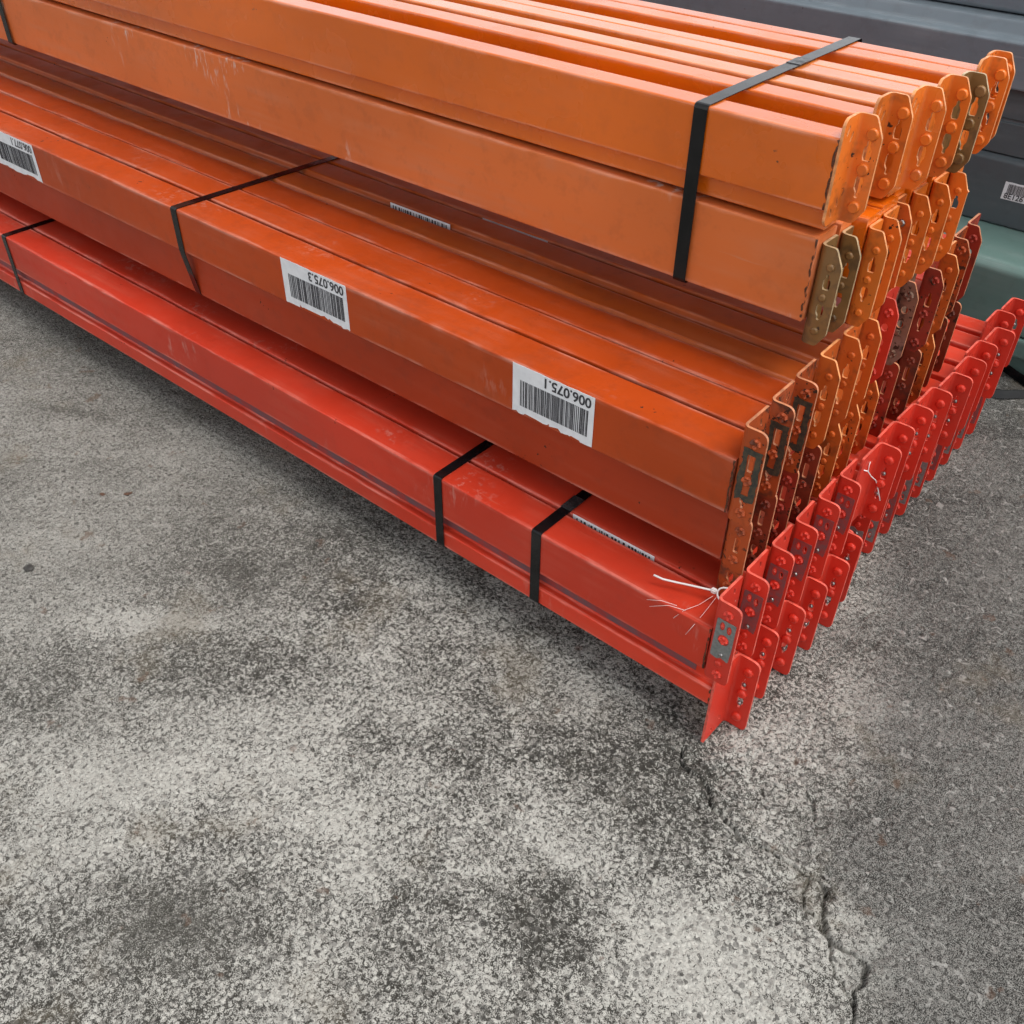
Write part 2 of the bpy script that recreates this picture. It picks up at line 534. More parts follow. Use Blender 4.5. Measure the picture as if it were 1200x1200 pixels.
spall = np.exp(-(dm / 0.035) ** 2) + 0.7 * np.exp(-(((GX - 0.05) / 0.07) ** 2 + ((GY + 0.0) / 0.06) ** 2))
GZ -= spall * np.clip(fbm(wx, wy, 38, 55, 3) - 0.5, 0, 1) * 0.028
GZ = np.maximum(GZ, -0.03)
# where the older, darker slab begins
bl = [(-0.16, 1.6), (-0.06, 0.70), (0.012, 0.45), (0.067, 0.265), (0.118, 0.171), (0.153, 0.029), (0.189, -0.044), (0.241, -0.118), (0.301, -0.193), (0.341, -0.26), (0.6, -0.8)]
ys = np.array([p[1] for p in bl][::-1]); xs = np.array([p[0] for p in bl][::-1])
side = GX - np.interp(GY, ys, xs) + 0.22 * (fbm(GX, GY, 8, 31, 4) - 0.5)
slab = 1 / (1 + np.exp(-np.clip(side / 0.026, -30, 30)))
# worn pale patches and soiled patches
def blob(cx, cy, rx, ry, ang=0.0):
    c, s = math.cos(ang), math.sin(ang)
    u = (GX - cx) * c + (GY - cy) * s
    v = -(GX - cx) * s + (GY - cy) * c
    return np.exp(-((u / rx) ** 2 + (v / ry) ** 2))
pale = 1.1 * blob(0.158, -0.228, 0.075, 0.065) + 1.0 * blob(-0.70, -0.325, 0.10, 0.022, 0.65) + 0.55 * blob(-0.46, -0.43, 0.20, 0.10, 0.6) \
    + 0.5 * blob(-0.53, -0.57, 0.08, 0.07) + 0.45 * blob(-0.25, -0.37, 0.05, 0.03) + 0.5 * blob(-0.16, -0.53, 0.05, 0.04) \
    + 0.35 * blob(-0.01, -0.41, 0.05, 0.04) + 0.4 * blob(-0.047, -0.235, 0.04, 0.03) + 0.45 * blob(0.06, 0.05, 0.06, 0.06) + 0.4 * blob(-0.20, -0.125, 0.09, 0.006, -0.65) \
    + 0.45 * blob(0.34, -0.10, 0.09, 0.05) + 0.35 * blob(0.19, 0.20, 0.10, 0.05, 0.5) + 0.3 * blob(-0.92, -0.31, 0.16, 0.05, 0.6)
soil = 0.86 * blob(-0.305, -0.58, 0.075, 0.05, 0.6) + 0.47 * blob(-1.10, 0.02, 0.16, 0.03, 0.5) + 0.70 * blob(-1.27, -0.115, 0.08, 0.02, 0.5) \
    + 0.59 * blob(-0.70, -0.19, 0.05, 0.03) + 0.35 * blob(-0.274, -0.112, 0.16, 0.06) + 0.43 * blob(-0.10, -0.09, 0.12, 0.06) + 0.35 * blob(0.0, -0.31, 0.06, 0.05) \
    + 0.27 * blob(-0.365, -0.23, 0.06, 0.04) + 0.39 * blob(0.063, -0.152, 0.05, 0.05) + 0.39 * blob(-0.02, -0.02, 0.08, 0.05)
streaks = fbm(GX * 0.35 + GY * 0.35, GY * 2.6 - GX * 1.9, 7, 91, 3)
tone = np.clip(0.5 + 0.5 * pale - 0.5 * soil + 0.62 * (fbm(GX, GY, 5, 61, 6) - 0.5) + 0.35 * (streaks - 0.5), 0, 1)
coarse = np.clip((GX + 0.95 + 0.9 * (fbm(GX, GY, 4, 71, 3) - 0.5)) / 0.6, 0.12, 1) * (1 - 0.85 * np.clip(blob(-0.305, -0.58, 0.09, 0.06, 0.6), 0, 1)) * (1 - slab)

nv = GX.size
ny_, nx_ = GX.shape
co = np.stack([GX, GY, GZ], -1).reshape(-1, 3)
ii = np.arange(nv).reshape(ny_, nx_)
quads = np.stack([ii[:-1, :-1], ii[:-1, 1:], ii[1:, 1:], ii[1:, :-1]], -1).reshape(-1, 4)
gme = bpy.data.meshes.new('ground')
gme.vertices.add(nv); gme.vertices.foreach_set('co', co.ravel())
gme.loops.add(quads.size); gme.loops.foreach_set('vertex_index', quads.ravel().astype(np.int32))
gme.polygons.add(len(quads))
gme.polygons.foreach_set('loop_start', np.arange(0, quads.size, 4, dtype=np.int32))
gme.polygons.foreach_set('use_smooth', np.ones(len(quads), dtype=bool))
gme.update(calc_edges=True)
for nm, arr in (('slab', slab), ('tone', tone), ('coarse', coarse)):
    at = gme.attributes.new(nm, 'FLOAT', 'POINT')
    at.data.foreach_set('value', arr.ravel().astype(np.float32))

def concrete():
    t = NT('weathered_concrete')
    t.dim = '2D'
    tc = t.n('ShaderNodeTexCoord').outputs['Object']
    slab_a = t.n('ShaderNodeAttribute', attribute_name='slab').outputs['Fac']
    tone_a = t.n('ShaderNodeAttribute', attribute_name='tone').outputs['Fac']
    grain = t.noise(tc, 210.0, 4, 0.66, 0.5)
    fine = t.noise(tc, 760.0, 1, 0.6)
    blot = t.noise(tc, 48.0, 5, 0.65, 0.3)
    macro = t.noise(tc, 9.0, 4, 0.6)
    # laitance against exposed dark aggregate
    coarse_a = t.n('ShaderNodeAttribute', attribute_name='coarse').outputs['Fac']
    td = t.math('SUBTRACT', tone_a, 0.5)
    v = t.math('ADD', t.math('MULTIPLY', grain, 0.72), t.math('MULTIPLY', fine, 0.42))
    v = t.math('ADD', v, t.math('MULTIPLY', blot, 0.34))
    v = t.math('ADD', v, t.math('MULTIPLY', td, 0.30))
    v = t.math('ADD', v, t.math('MULTIPLY', t.math('SUBTRACT', macro, 0.5), 0.16))
    c = t.mix(t.ramp(v, 0.685, 0.825), (0.024, 0.022, 0.018), (0.600, 0.586, 0.535))
    c = t.mix(0.35, c, t.mix(t.ramp(v, 0.58, 0.80), (0.070, 0.066, 0.056), (0.32, 0.312, 0.284)))
    # trowelled, finer concrete; the older slab is the same but darker
    v2 = t.math('ADD', t.math('MULTIPLY', grain, 0.46), t.math('MULTIPLY', fine, 0.66))
    v2 = t.math('ADD', v2, t.math('MULTIPLY', blot, 0.22))
    v2 = t.math('ADD', v2, t.math('MULTIPLY', td, 0.20))
    r2 = t.ramp(v2, 0.53, 0.83)
    c2 = t.mix(r2, (0.058, 0.055, 0.046), (0.395, 0.385, 0.350))
    fl = t.ramp(t.noise(tc, 75.0, 2, 0.6, 0.8), 0.655, 0.70)
    c3 = t.mix(t.ramp(v2, 0.56, 0.80), (0.023, 0.022, 0.020), (0.265, 0.259, 0.240))
    c3 = t.mix(t.math('MULTIPLY', fl, 0.65), c3, (0.40, 0.39, 0.365))
    c = t.mix(coarse_a, t.mix(slab_a, c2, c3), c)
    # pits that hold dirt, embedded pebbles
    vo = t.n('ShaderNodeTexVoronoi', feature='F1', voronoi_dimensions='2D')
    t.put(vo.inputs['Vector'], tc); vo.inputs['Scale'].default_value = 95.0
    peb = t.math('MULTIPLY', t.ramp(vo.outputs['Distance'], 0.36, 0.26), t.ramp(t.noise(tc, 33.0, 2), 0.47, 0.56))
    pc = t.mix(t.ramp(vo.outputs['Color'], 0.2, 0.8), (0.050, 0.048, 0.045), (0.33, 0.315, 0.285))
    c = t.mix(t.math('MULTIPLY', peb, t.math('ADD', 0.12, t.math('MULTIPLY', coarse_a, 0.45))), c, pc)
    pit = t.math('MULTIPLY', t.ramp(t.noise(tc, 135.0, 2, 0.5), 0.60, 0.67), t.ramp(blot, 0.40, 0.55))
    c = t.mix(t.math('MULTIPLY', pit, 0.75), c, (0.045, 0.042, 0.038))
    # faint ochre and rust staining
    st = t.ramp(t.noise(tc, 5.5, 4, 0.65), 0.56, 0.72)
    c = t.mix(t.math('MULTIPLY', st, 0.28), c, (0.20, 0.165, 0.11))
    rs = t.math('MULTIPLY', t.ramp(t.noise(tc, 22.0, 3, 0.6), 0.70, 0.76), 0.5)
    c = t.mix(rs, c, (0.12, 0.065, 0.04))
    t.put(t.b.inputs['Base Color'], c)
    t.b.inputs['Roughness'].default_value = 0.9
    t.b.inputs['Specular IOR Level'].default_value = 0.25
    h = t.math('ADD', t.math('MULTIPLY', grain, 0.9), t.math('MULTIPLY', blot, 0.8))
    t.bump(h, 1.0, 0.006)
    return t.mat
gme.materials.append(concrete())
ground = link('ground', gme)
ground['kind'] = 'structure'

# ------------------------------------------------------------------ rack beams
LEN = 3.0
RIVETS = {}
def rivet(kind, matkey):
    key = (kind, matkey)
    if key not in RIVETS:
        if kind == 'dome':
            RIVETS[key] = dome_mesh('rivet_dome', M[matkey], .0066, .0042)
        elif kind == 'flat':
            RIVETS[key] = dome_mesh('rivet_flat', M[matkey], .0064, .0034, .78)
        elif kind == 'small':
            RIVETS[key] = dome_mesh('rivet_small', M[matkey], .0044, .0026, .6)
        elif kind == 'stud':
            RIVETS[key] = dome_mesh('stud', M[matkey], .0030, .0030, .5, 10)
        else:
            RIVETS[key] = cross_rivet_mesh('rivet_lobed', M[matkey], .0062, .0026)
    return RIVETS[key]

CONN = {}
def get_conn(key, builder):
    if key not in CONN:
        CONN[key] = builder()
    return CONN[key]

BODY = {}
def get_body(key, poly, mat, r=0.0028):
    if key not in BODY:
        BODY[key] = extrude_x('box_section', poly, -LEN, -0.0005, mat, r)
    return BODY[key]

def add_beam(label, group, X, Y, Z, body, conn, conn_dx=0.0, conn_dy=0.0, rivets=(), fy=0.0, far=None):
    """Z is the underside of the connector; body and connector meshes are local to (X, Y, Z)"""
    t = thing('rack_beam', label, 'rack beam', group, (X, Y, Z))
    t.rotation_euler = (0, 0, random.uniform(-.0006, .0006))
    link('box_section', body, t)
    c = link('end_connector', conn, t, (conn_dx, conn_dy, 0), (0, 0, random.uniform(-.02, .02)))
    for me, x, z in rivets:
        nm = 'stud' if me.name.startswith('stud') else 'rivet'
        link(nm, me, c, (x, fy, z))
    if far is not None:
        f = link('end_connector', conn, t, (-LEN, conn_dy, 0))
        f.scale = (-1, 1, 1)
    return t, c

ORD = ['frontmost', 'second', 'third', 'fourth', 'fifth', 'sixth', 'seventh', 'eighth', 'ninth', 'tenth',
       'eleventh', 'twelfth', 'thirteenth', 'fourteenth', 'fifteenth', 'rearmost']
def nth(i, n):
    return 'frontmost' if i == 0 else ('rearmost' if i == n - 1 else ORD[i] + ' from the front')

def part(name, bm, mat, parent, loc=(0, 0, 0)):
    return link(name, mesh_from_bm(name, bm, mat), parent, loc)

# ---- bottom bundle: red, two rows of sixteen, all 60 mm apart
RH = 0.125
teard = lambda x, z, up=True: keyhole(x, z, .020, up)
red_R = connector_mesh('red_angle_rear', M['red_conn'], .054, .033, RH, True, 'round',
                       [teard(.019, .081), teard(.018, .046, False)])
red_F = connector_mesh('red_angle_front', M['red_conn'], .052, .033, RH, False, 'round',
                       [ell(.0135, .0905, .0020, .0042, 10), ell(.0225, .0885, .0020, .0046, 10)])
glab = flat_plate(rounded([(.005, .040), (.014, .038), (.019, .042), (.0285, .039), (.0300, .060), (.0300, .100), (.006, .100)], .001, 1),
                  [ell(.0135, .0905, .0031, .0064, 12), ell(.0225, .0885, .0031, .0066, 12), ell(.018, .0705, .0072, .0078, 14)], .0006)
for vtx in glab.verts:
    vtx.co.y -= .0007
glab_me = mesh_from_bm('grey_stencil', glab, M['greylabel'])
glab_dull = glab_me.copy(); glab_dull.materials[0] = M['greydull']

# profile z measured from the connector underside
up_body_F = get_body('redF', [(0, .0045), (.0545, .0045), (.0545, .073), (0, .073)], M['red'])
up_body_R = get_body('redR', [(0, .0045), (.0575, .0045), (.0575, .060), (.0455, .060), (.0455, .073), (0, .073)], M['red'])
lo_body_R = get_body('redlR', [(0, .072), (.0560, .072), (.0560, .1245), (.0115, .1245), (.0115, .1010), (0, .1010)], M['red'])
lo_body_F = get_body('redlF', [(0, .072), (.0560, .072), (.0560, .1245), (0, .1245)], M['red'])

xR = [-.003, -.009, -.008, -.004, .003, .002, -.003, .004, -.016, -.012]
xl = [.003, -.004, .001, .002, .005, -.004]
dm_, ds_ = rivet('dome', 'red_conn'), rivet('small', 'red_conn')
lob = rivet('lobed', 'red_conn')
stud = rivet('stud', 'silver')
red_up, red_lo = [], []
for i in range(16):
    if i < 6:
        t, c = add_beam('red rack beam in the upper row of the bottom bundle, ' + nth(i, 16), 'upper row of the bottom red bundle',
                        -.012, .0 + .0598 * i, .122, up_body_F, red_F, 0, -.003,
                        [(lob, .018, .110), (lob, .018, .0705), (stud, .019, .047), (ds_, .0175, .031), (lob, .0185, .013)], 0, True)
        link('grey_stencil', glab_me if i == 0 else glab_dull, c)
    else:
        t, c = add_beam('red rack beam in the upper row of the bottom bundle, ' + nth(i, 16), 'upper row of the bottom red bundle',
                        xR[i - 6], .347 + .061 * (i - 6), .1245, up_body_R, red_R, 0, 0,
                        [(dm_, .0200, .104), (dm_, .0185, .0635), (stud, .0185, .081), (stud, .018, .046), (dm_, .0185, .020)], .054 - TH, True)
    red_up.append(t)
    if i < 6:
        t, c = add_beam('red rack beam in the lower row of the bottom bundle, ' + nth(i, 16), 'lower row of the bottom red bundle',
                        xl[i], .001 + .0598 * i, -.001, lo_body_R, red_R, 0, 0,
                        [(dm_, .0200, .104), (dm_, .0185, .0635), (stud, .0185, .081), (stud, .018, .046), (dm_, .0185, .020)], .054 - TH, True)
        if i == 0:
            bm = bmesh.new(); box_bm(bm, -LEN + .02, -.03, .0108, .0118, .1045, .1165)
            part('grey_scuff_strip', bm, M['tape'], t)
    else:
        t, c = add_beam('red rack beam in the lower row of the bottom bundle, ' + nth(i, 16), 'lower row of the bottom red bundle',
                        -.019, .358 + .061 * (i - 6), -.001, lo_body_F, red_F, 0, -.003,
                        [(lob, .018, .110), (lob, .018, .0705), (stud, .019, .047), (ds_, .0175, .031), (lob, .0185, .013)], 0, True)
        c.scale = (1, 1, -1); c.location.z = RH
        link('grey_stencil', glab_me if i % 3 else glab_dull, c)
    red_lo.append(t)

# ---- middle bundle: burnt orange, two rows of twelve
MH = .1225
slot = lambda x, z: keyhole(x, z, .030)
mid_round = lambda key, w=.052: get_conn(('mr', key), lambda: connector_mesh('mid_angle_' + key, M[key], w, .030, MH, False, 'round',
            [rounded([(.0135, .070), (.0200, .070), (.0200, .092), (.0135, .092)], .002, 2), keyhole(.0165, .030, .018, False)]))
mid_cham = lambda key, w=.052: get_conn(('mc', key), lambda: connector_mesh('mid_angle_chamfered_' + key, M[key], w, .031, MH, False, 'cham',
            [keyhole(.0175, .079, .020), keyhole(.0165, .042, .022, False)]))
mid_holed = lambda key: get_conn(('mh', key), lambda: connector_mesh('mid_angle_holed_' + key, M[key], .052, .028, MH, False, 'cham',
            [ell(.0150, .083, .0045, .0055, 12), ell(.0145, .062, .0045, .0055, 12)]))
def ragged(poly, amp, step, seed):
    rs_ = random.Random(seed); out = []
    for i_ in range(len(poly)):
        a_, b_ = Vector(poly[i_]), Vector(poly[(i_ + 1) % len(poly)])
        n_ = max(1, int((b_ - a_).length / step))
        for k_ in range(n_):
            q_ = a_.lerp(b_, k_ / n_)
            out.append((q_.x + rs_.uniform(-amp, amp), q_.y + rs_.uniform(-amp, amp)))
    return out
sten = flat_plate(ragged([(.0055, .030), (.0120, .034), (.0180, .030), (.0270, .033), (.0290, .047), (.0275, .099), (.0060, .099), (.0070, .075), (.0050, .060)], .0009, .004, 5),
                  [ragged([(.0120, .062), (.0215, .062), (.0215, .0915), (.0120, .0915)], .0007, .005, 6), ragged([(.0125, .0400), (.0210, .0400), (.0220, .054), (.0130, .054)], .0007, .004, 7)], .0006)
for vtx in sten.verts:
    vtx.co.y -= .0007
sten_me = mesh_from_bm('black_stencil', sten, M['blackstencil'])

mY = [.044, .106, .165, .225, .288, .345, .412, .474, .531, .590, .651, .709]
mX = [-.042, -.045, -.048, -.049, -.051, -.053, -.057, -.057, -.049, -.051, -.058, -.060]
mid_up_body = lambda key: get_body('mu' + key, [(0, .0045), (.0565, .0045), (.0565, .0770), (0, .0770)], M[key])
mid_up_ridge = lambda key: get_body('mur' + key, [(0, .0045), (.0565, .0045), (.0565, .0715), (.0480, .0770), (.0060, .0770), (0, .0700)], M[key], .002)
mid_lo_body = lambda key: get_body('ml' + key, [(.001, .0480), (.0565, .0480), (.0565, .1235), (.001, .1235)], M[key])
mkind = ['brown_conn', 'brown_conn', 'brown_conn', 'mid_conn', 'mid_conn', 'mid_conn', 'red_conn', 'black_conn', 'red_dark', 'mid_conn', 'brown_conn', 'red_dark']
mlow = ['brown_conn', 'dark_conn', 'red_dark', 'dark_conn', 'mid_conn', 'mid_conn', 'mid_conn', 'red_dark', 'dark_conn', 'mid_conn', 'dark_conn', 'dark_conn']
mword = {'brown_conn': 'soiled', 'mid_conn': 'clean orange', 'red_conn': 'bright red', 'black_conn': 'blackened',
         'red_dark': 'brick red', 'dark_conn': 'grimy brown'}
mid_up, mid_lo = [], []
for i in range(12):
    k = mkind[i]
    body = mid_up_ridge('mid_bright') if i in (3, 4) else mid_up_body('red' if k == 'red_conn' else ('mid' if i < 3 else 'mid_bright' if i < 8 else ('red' if i > 8 else 'mid_low')))
    if k == 'mid_conn':
        conn, rv = mid_cham(k), [(rivet('small', k), .0185, .101), (rivet('small', k), .0175, .061), (rivet('small', k), .0175, .020)]
    elif k in ('red_conn', 'red_dark', 'black_conn') and i != 8:
        conn, rv = mid_holed(k), [(rivet('lobed', k), .0155, .104), (rivet('small', k), .0140, .050), (rivet('lobed', k), .0150, .018)]
    else:
        conn, rv = mid_round(k) if i < 3 else mid_cham(k), [(rivet('lobed', k), .0180, .107), (rivet('lobed', k), .0165, .0585), (rivet('lobed', k), .0165, .0150)]
    t, c = add_beam('beam with %s bracket, upper row of the middle bundle, %s' % (mword[k], nth(i, 12)),
                    'upper row of the middle bundle', mX[i], mY[i], .3185, body, conn, 0, 0, rv, 0, True)
    if i < 3:
        link('black_stencil', sten_me, c)
    mid_up.append(t)
    k = mlow[i]
    conn = mid_cham(k) if k == 'mid_conn' else mid_round(k)
    rm = k if k == 'mid_conn' else ('silver' if i in (1, 2, 3) else k)
    rv = [(rivet('small' if k == 'mid_conn' else 'lobed', k), .0180, .103), (rivet('small' if k == 'mid_conn' else 'lobed', k), .0165, .060), (rivet('lobed', k), .0165, .018)]
    t, c = add_beam('beam with %s bracket, lower row of the middle bundle, %s' % (mword[k], nth(i, 12)),
                    'lower row of the middle bundle', mX[i] - .002, mY[i] + .012, .1955, mid_lo_body('mid_low'), conn, 0, 0, rv, 0, True)
    mid_lo.append(t)

# ---- top bundle: bright orange
UH = .108
up_R = lambda key, w: get_conn(('ur', key, w), lambda: connector_mesh('top_angle_' + key, M[key], w, .030, UH, True, 'cham',
            [keyhole(.0185, .0740, .020), keyhole(.0175, .0370, .022, False)], True, 0, .005))
LHH = .1145
up_F = lambda key, w: get_conn(('uf', key, w), lambda: connector_mesh('top_low_angle_' + key, M[key], w, .0285, LHH, False, 'cham',
            [keyhole(.0160, .076, .018), keyhole(.0150, .040, .018, False)]))
up_holed = lambda key, w: get_conn(('uh', key, w), lambda: connector_mesh('top_low_angle_holed_' + key, M[key], w, .0285, LHH, False, 'cham',
            [keyhole(.0170, .079, .016), ell(.016, .035, .003, .0045, 10)], True, .0012))
urow = [(.196, .033, -.068, 'up', 'up_conn'), (.279, .034, -.073, 'up', 'up_conn'), (.327, .033, -.056, 'up_pale', 'up_pale'),
        (.386, .032, -.051, 'up_pale', 'up_conn'), (.4195, .024, -.041, 'up_pale', 'olive'), (.490, .032, -.046, 'up', 'up_conn'),
        (.5235, .028, -.050, 'up', 'up_conn')]
top_up, top_lo = [], []
for i, (y, w, x, bk, ck) in enumerate(urow):
    nextw = (urow[i + 1][0] - y - .003) if i < 6 else .05
    bw = min(w + .016, nextw + .006)
    body = extrude_x('box_section', [(.011, -.0075), (bw, -.0075), (bw, .016), (w, .016), (w, .089), (0, .089), (0, .0165), (.011, .0165)], -LEN, -.0005, M[bk], .0026)
    fk = rivet('flat', ck)
    rv = [(fk, .0200, .0905), (fk, .0185, .0555), (fk, .0185, .0170)]
    t, c = add_beam('%s rack beam in the upper row of the top bundle, %s' % ('bright orange' if bk == 'up' else 'faded', nth(i, 7)),
                    'upper row of the top bundle', x, y, .5965, body, up_R(ck, w), 0, 0, rv, w - TH, True)
    top_up.append(t)
lrow = [(.2070, .036, -.068, 'up_low', 'olive', 'plain'), (.2480, .028, -.066, 'up_low', 'olive', 'plain'), (.2800, .036, -.050, 'up', 'up_conn', 'plain'),
        (.3210, .044, -.052, 'up', 'up_conn', 'plain'), (.3700, .034, -.060, 'up', 'brown_conn', 'holed'), (.4090, .046, -.054, 'up', 'up_conn', 'plain'),
        (.4600, .046, -.050, 'up', 'up_conn', 'plain'), (.5110, .046, -.048, 'up', 'up_conn', 'holed')]
for i, (y, w, x, bk, ck, hk) in enumerate(lrow):
    body = extrude_x('box_section', [(-.009 if i == 0 else 0, .027), (w, .027), (w, .1245), (-.009 if i == 0 else 0, .1245)], -LEN, -.0005, M[bk], .0030)
    ck2 = 'mid_conn' if ck == 'brown_conn' else ck
    conn = up_holed(ck2, w) if hk == 'holed' else up_F(ck2, w)
    sk = rivet('small', 'silver' if i == 4 else ck2)
    rv = [(sk, .0165, .093), (sk, .0150, .058), (sk, .0150, .018)]
    t, c = add_beam('%s rack beam in the lower row of the top bundle, %s' % ('chalky orange' if bk == 'up_low' else 'orange', nth(i, 8)),
                    'lower row of the top bundle', x, y, .4600, body, conn, 0, 0, rv, 0, True)
    top_lo.append(t)

# weld seams where the nearest beams meet their brackets
def weld(parent, y, z0, z1, x=-.0015):
    bm = bmesh.new()
    n = int((z1 - z0) / .004)
    tube_bm(bm, [(x + random.uniform(-.0006, .0006), y + random.uniform(-.0006, .0006), z0 + (z1 - z0) * k / n) for k in range(n + 1)],
            [random.uniform(.0009, .0017) for k in range(n + 1)], 6)
    part('weld_seam', bm, M['weld'], parent)
weld(top_up[0], .0005, .018, .088); weld(top_lo[0], -.008, .03, .122); weld(mid_up[0], .0005, .006, .076); weld(red_lo[0], .001, .073, .100)
weld(red_up[0], .0005, .006, .072)

# ------------------------------------------------------------------ barcode labels
def text_mesh(s, size):
    cu = bpy.data.curves.new('txt', 'FONT')
    cu.body = s; cu.size = size; cu.align_x = 'LEFT'; cu.offset = size * .022
    ob = bpy.data.objects.new('txt', cu); col.objects.link(ob)
    dg = bpy.context.evaluated_depsgraph_get(); dg.update()
    me = bpy.data.meshes.new_from_object(ob.evaluated_get(dg))
    bpy.data.objects.remove(ob); bpy.data.curves.remove(cu)
    return me

def sticker(parent, x0, z0, w, h, txt, y=-.0006, seed=1, torn=True, flip=True, tsize=.0135, ytext=True, barw=.74):
    """paper label on a face looking to -Y, printed upside down when flip"""
    rs = random.Random(seed)
    top = [(x0, z0 + h)] + [(x0 + w * k / 14, z0 + h + rs.uniform(-.0006, .0004)) for k in range(1, 14)] + [(x0 + w, z0 + h)]
    bot = [(x0 + w, z0)]
    ks = sorted([rs.uniform(.02, .98) for k in range(26)], reverse=True)
    lev = 0.0
    for k in ks:
        lev = .6 * lev + rs.uniform(-.0012, .0014) + (rs.uniform(.001, .0035) if rs.random() < .12 else 0)
        bot.append((x0 + w * k, z0 + (lev if torn else 0)))
    bot.append((x0, z0))
    bm = flat_plate(bot[::-1] + top[::-1] if False else top + bot, [], .0004)
    for vtx in bm.verts:
        vtx.co.y += y - .0002
    st = part('barcode_label', bm, M['sticker'], parent)
    bm = bmesh.new()
    xb0, xb1 = x0 + w * .10, x0 + w * (.10 + barw + .10)
    zb0, zb1 = z0 + h * (.17 if flip else .36), z0 + h * (.70 if flip else .9)
    x = xb0
    while x < xb1:
        bw = rs.choice((.00055, .00055, .0011, .0016)) * w / .118
        box_bm(bm, x, min(x + bw, xb1), y - .0006, y - .0003, zb0, zb1)
        x += bw + rs.choice((.0006, .0006, .0011, .0015)) * w / .118
    part('barcode_print', bm, M['ink'], st)
    if ytext:
        me = text_mesh(txt, tsize)
        me.materials.clear(); me.materials.append(M['ink'])
        o = link('number_print', me, st)
        if flip:
            o.matrix_local = Matrix.Translation((x0 + w * .965, y - .0006, z0 + h - .0035)) @ Matrix.Rotation(math.pi, 4, 'Y') @ Matrix.Rotation(math.pi / 2, 4, 'X')
        else:
            o.matrix_local = Matrix.Translation((x0 + w * .06, y - .0006, z0 + h * .07)) @ Matrix.Rotation(math.pi / 2, 4, 'X')
    return st
mx = -mX[0]
sticker(mid_up[0], -.350 + mx, .0075, .124, .0690, '006.075.1', seed=3, tsize=.0185)
sticker(mid_up[0], -.790 + mx, .0075, .139, .0690, '006.075.3', seed=5, tsize=.0190)
sticker(mid_up[0], -1.645 + mx, .0075, .160, .0690, '006.077.1', seed=8, tsize=.0190)
# labels on beams behind, of which only the upper edge shows in the gap
for par, xa, xb, z0, z1, yy, sd in ((red_up[1], -.245, -.118, .0590, .0745, -.0008, 11), (mid_up[4], -.764, -.633, .0655, .0778, -.0008, 12), (red_up[2], -.21, -.10, .0590, .0745, -.0008, 13), (mid_up[5], -.615, -.485, .0620, .0752, -.0008, 14)):
    bm = bmesh.new(); box_bm(bm, xa, xb, yy - .0008, yy, z0, z1)
    st = part('barcode_label', bm, M['sticker'], par)
    bm = bmesh.new(); rs = random.Random(sd); x = xa + .006
    while x < xb - .006:
        bw = rs.choice((.001, .002, .003)); box_bm(bm, x, x + bw, yy - .0012, yy - .0009, z0, z1 - .003); x += bw + rs.choice((.002, .003, .005))
    part('barcode_print', bm, M['ink'], st)

# ------------------------------------------------------------------ straps
def strap_loop(label, x, width, path, seal=None, skew=0.0):
    """closed steel band round a bundle; path in (y, z), clockwise from the top front corner"""
    pts = rounded(path, .004, 3)
    n = len(pts); th = .0009
    cy = sum(p[0] for p in pts) / n; cz = sum(p[1] for p in pts) / n
    bm = bmesh.new(); rings = []
    for i in range(n):
        a, b = Vector(pts[i - 1]), Vector(pts[(i + 1) % n])
        d = (b - a).normalized(); nrm = Vector((d.y, -d.x))
        if nrm.dot(Vector((pts[i][0] - cy, pts[i][1] - cz))) < 0:
            nrm = -nrm
        p = Vector(pts[i]); q = p + nrm * th
        xo = x + skew * (p.x - path[0][0])
        rings.append([bm.verts.new((xo - width / 2, p.x, p.y)), bm.verts.new((xo + width / 2, p.x, p.y)), bm.verts.new((xo + width / 2, q.x, q.y)), bm.verts.new((xo - width / 2, q.x, q.y))])
    for i in range(n):
        A, B = rings[i], rings[(i + 1) % n]
        for k in range(4):
            bm.faces.new((A[k], A[(k + 1) % 4], B[(k + 1) % 4], B[k]))
    t = thing('steel_strap', label, 'strap', 'steel straps round the bundles', (x, path[0][0], path[0][1]))
    o = part('band', bm, M['strap'], t)
    o.location = (-x, -path[0][0], -path[0][1])
    if seal:
        bm = bmesh.new(); box_bm(bm, x - width * .54, x + width * .54, seal[0], seal[0] + .030, seal[1], seal[1] + .0010)
        o = part('crimp_seal', bm, M['strapmark'], t); o.location = (-x, -path[0][0], -path[0][1])
    return t
redp = [(-.0006, .1958), (-.0006, .0712), (.975, .0712), (.975, .1958)]
strap_loop('black strap round the red bottom bundle, nearest to the brackets', -.2705, .0155, redp, (.060, .1966))
strap_loop('black strap round the red bottom bundle, second from the brackets', -.4455, .0150, redp)
strap_loop('black strap round the red bottom bundle at the far left of the picture', -1.632, .0150, redp)
midp = [(.0433, .3963), (.0433, .3240), (.0565, .2435), (.780, .2435), (.780, .3963)]
strap_loop('thin black strap round the middle orange bundle, left of a barcode label', -1.052, .0150, midp, skew=.06)
topp = [(.1948, .6865), (.1948, .4862), (.5640, .4862), (.5640, .6865), (.290, .6872)]
strap_loop('wide black strap with silvery top round the top orange bundle near the brackets', -.2235, .0165, topp, (.395, .6876))
strap_loop('black strap round the top orange bundle in the upper left corner of the picture', -1.785, .0170, topp)

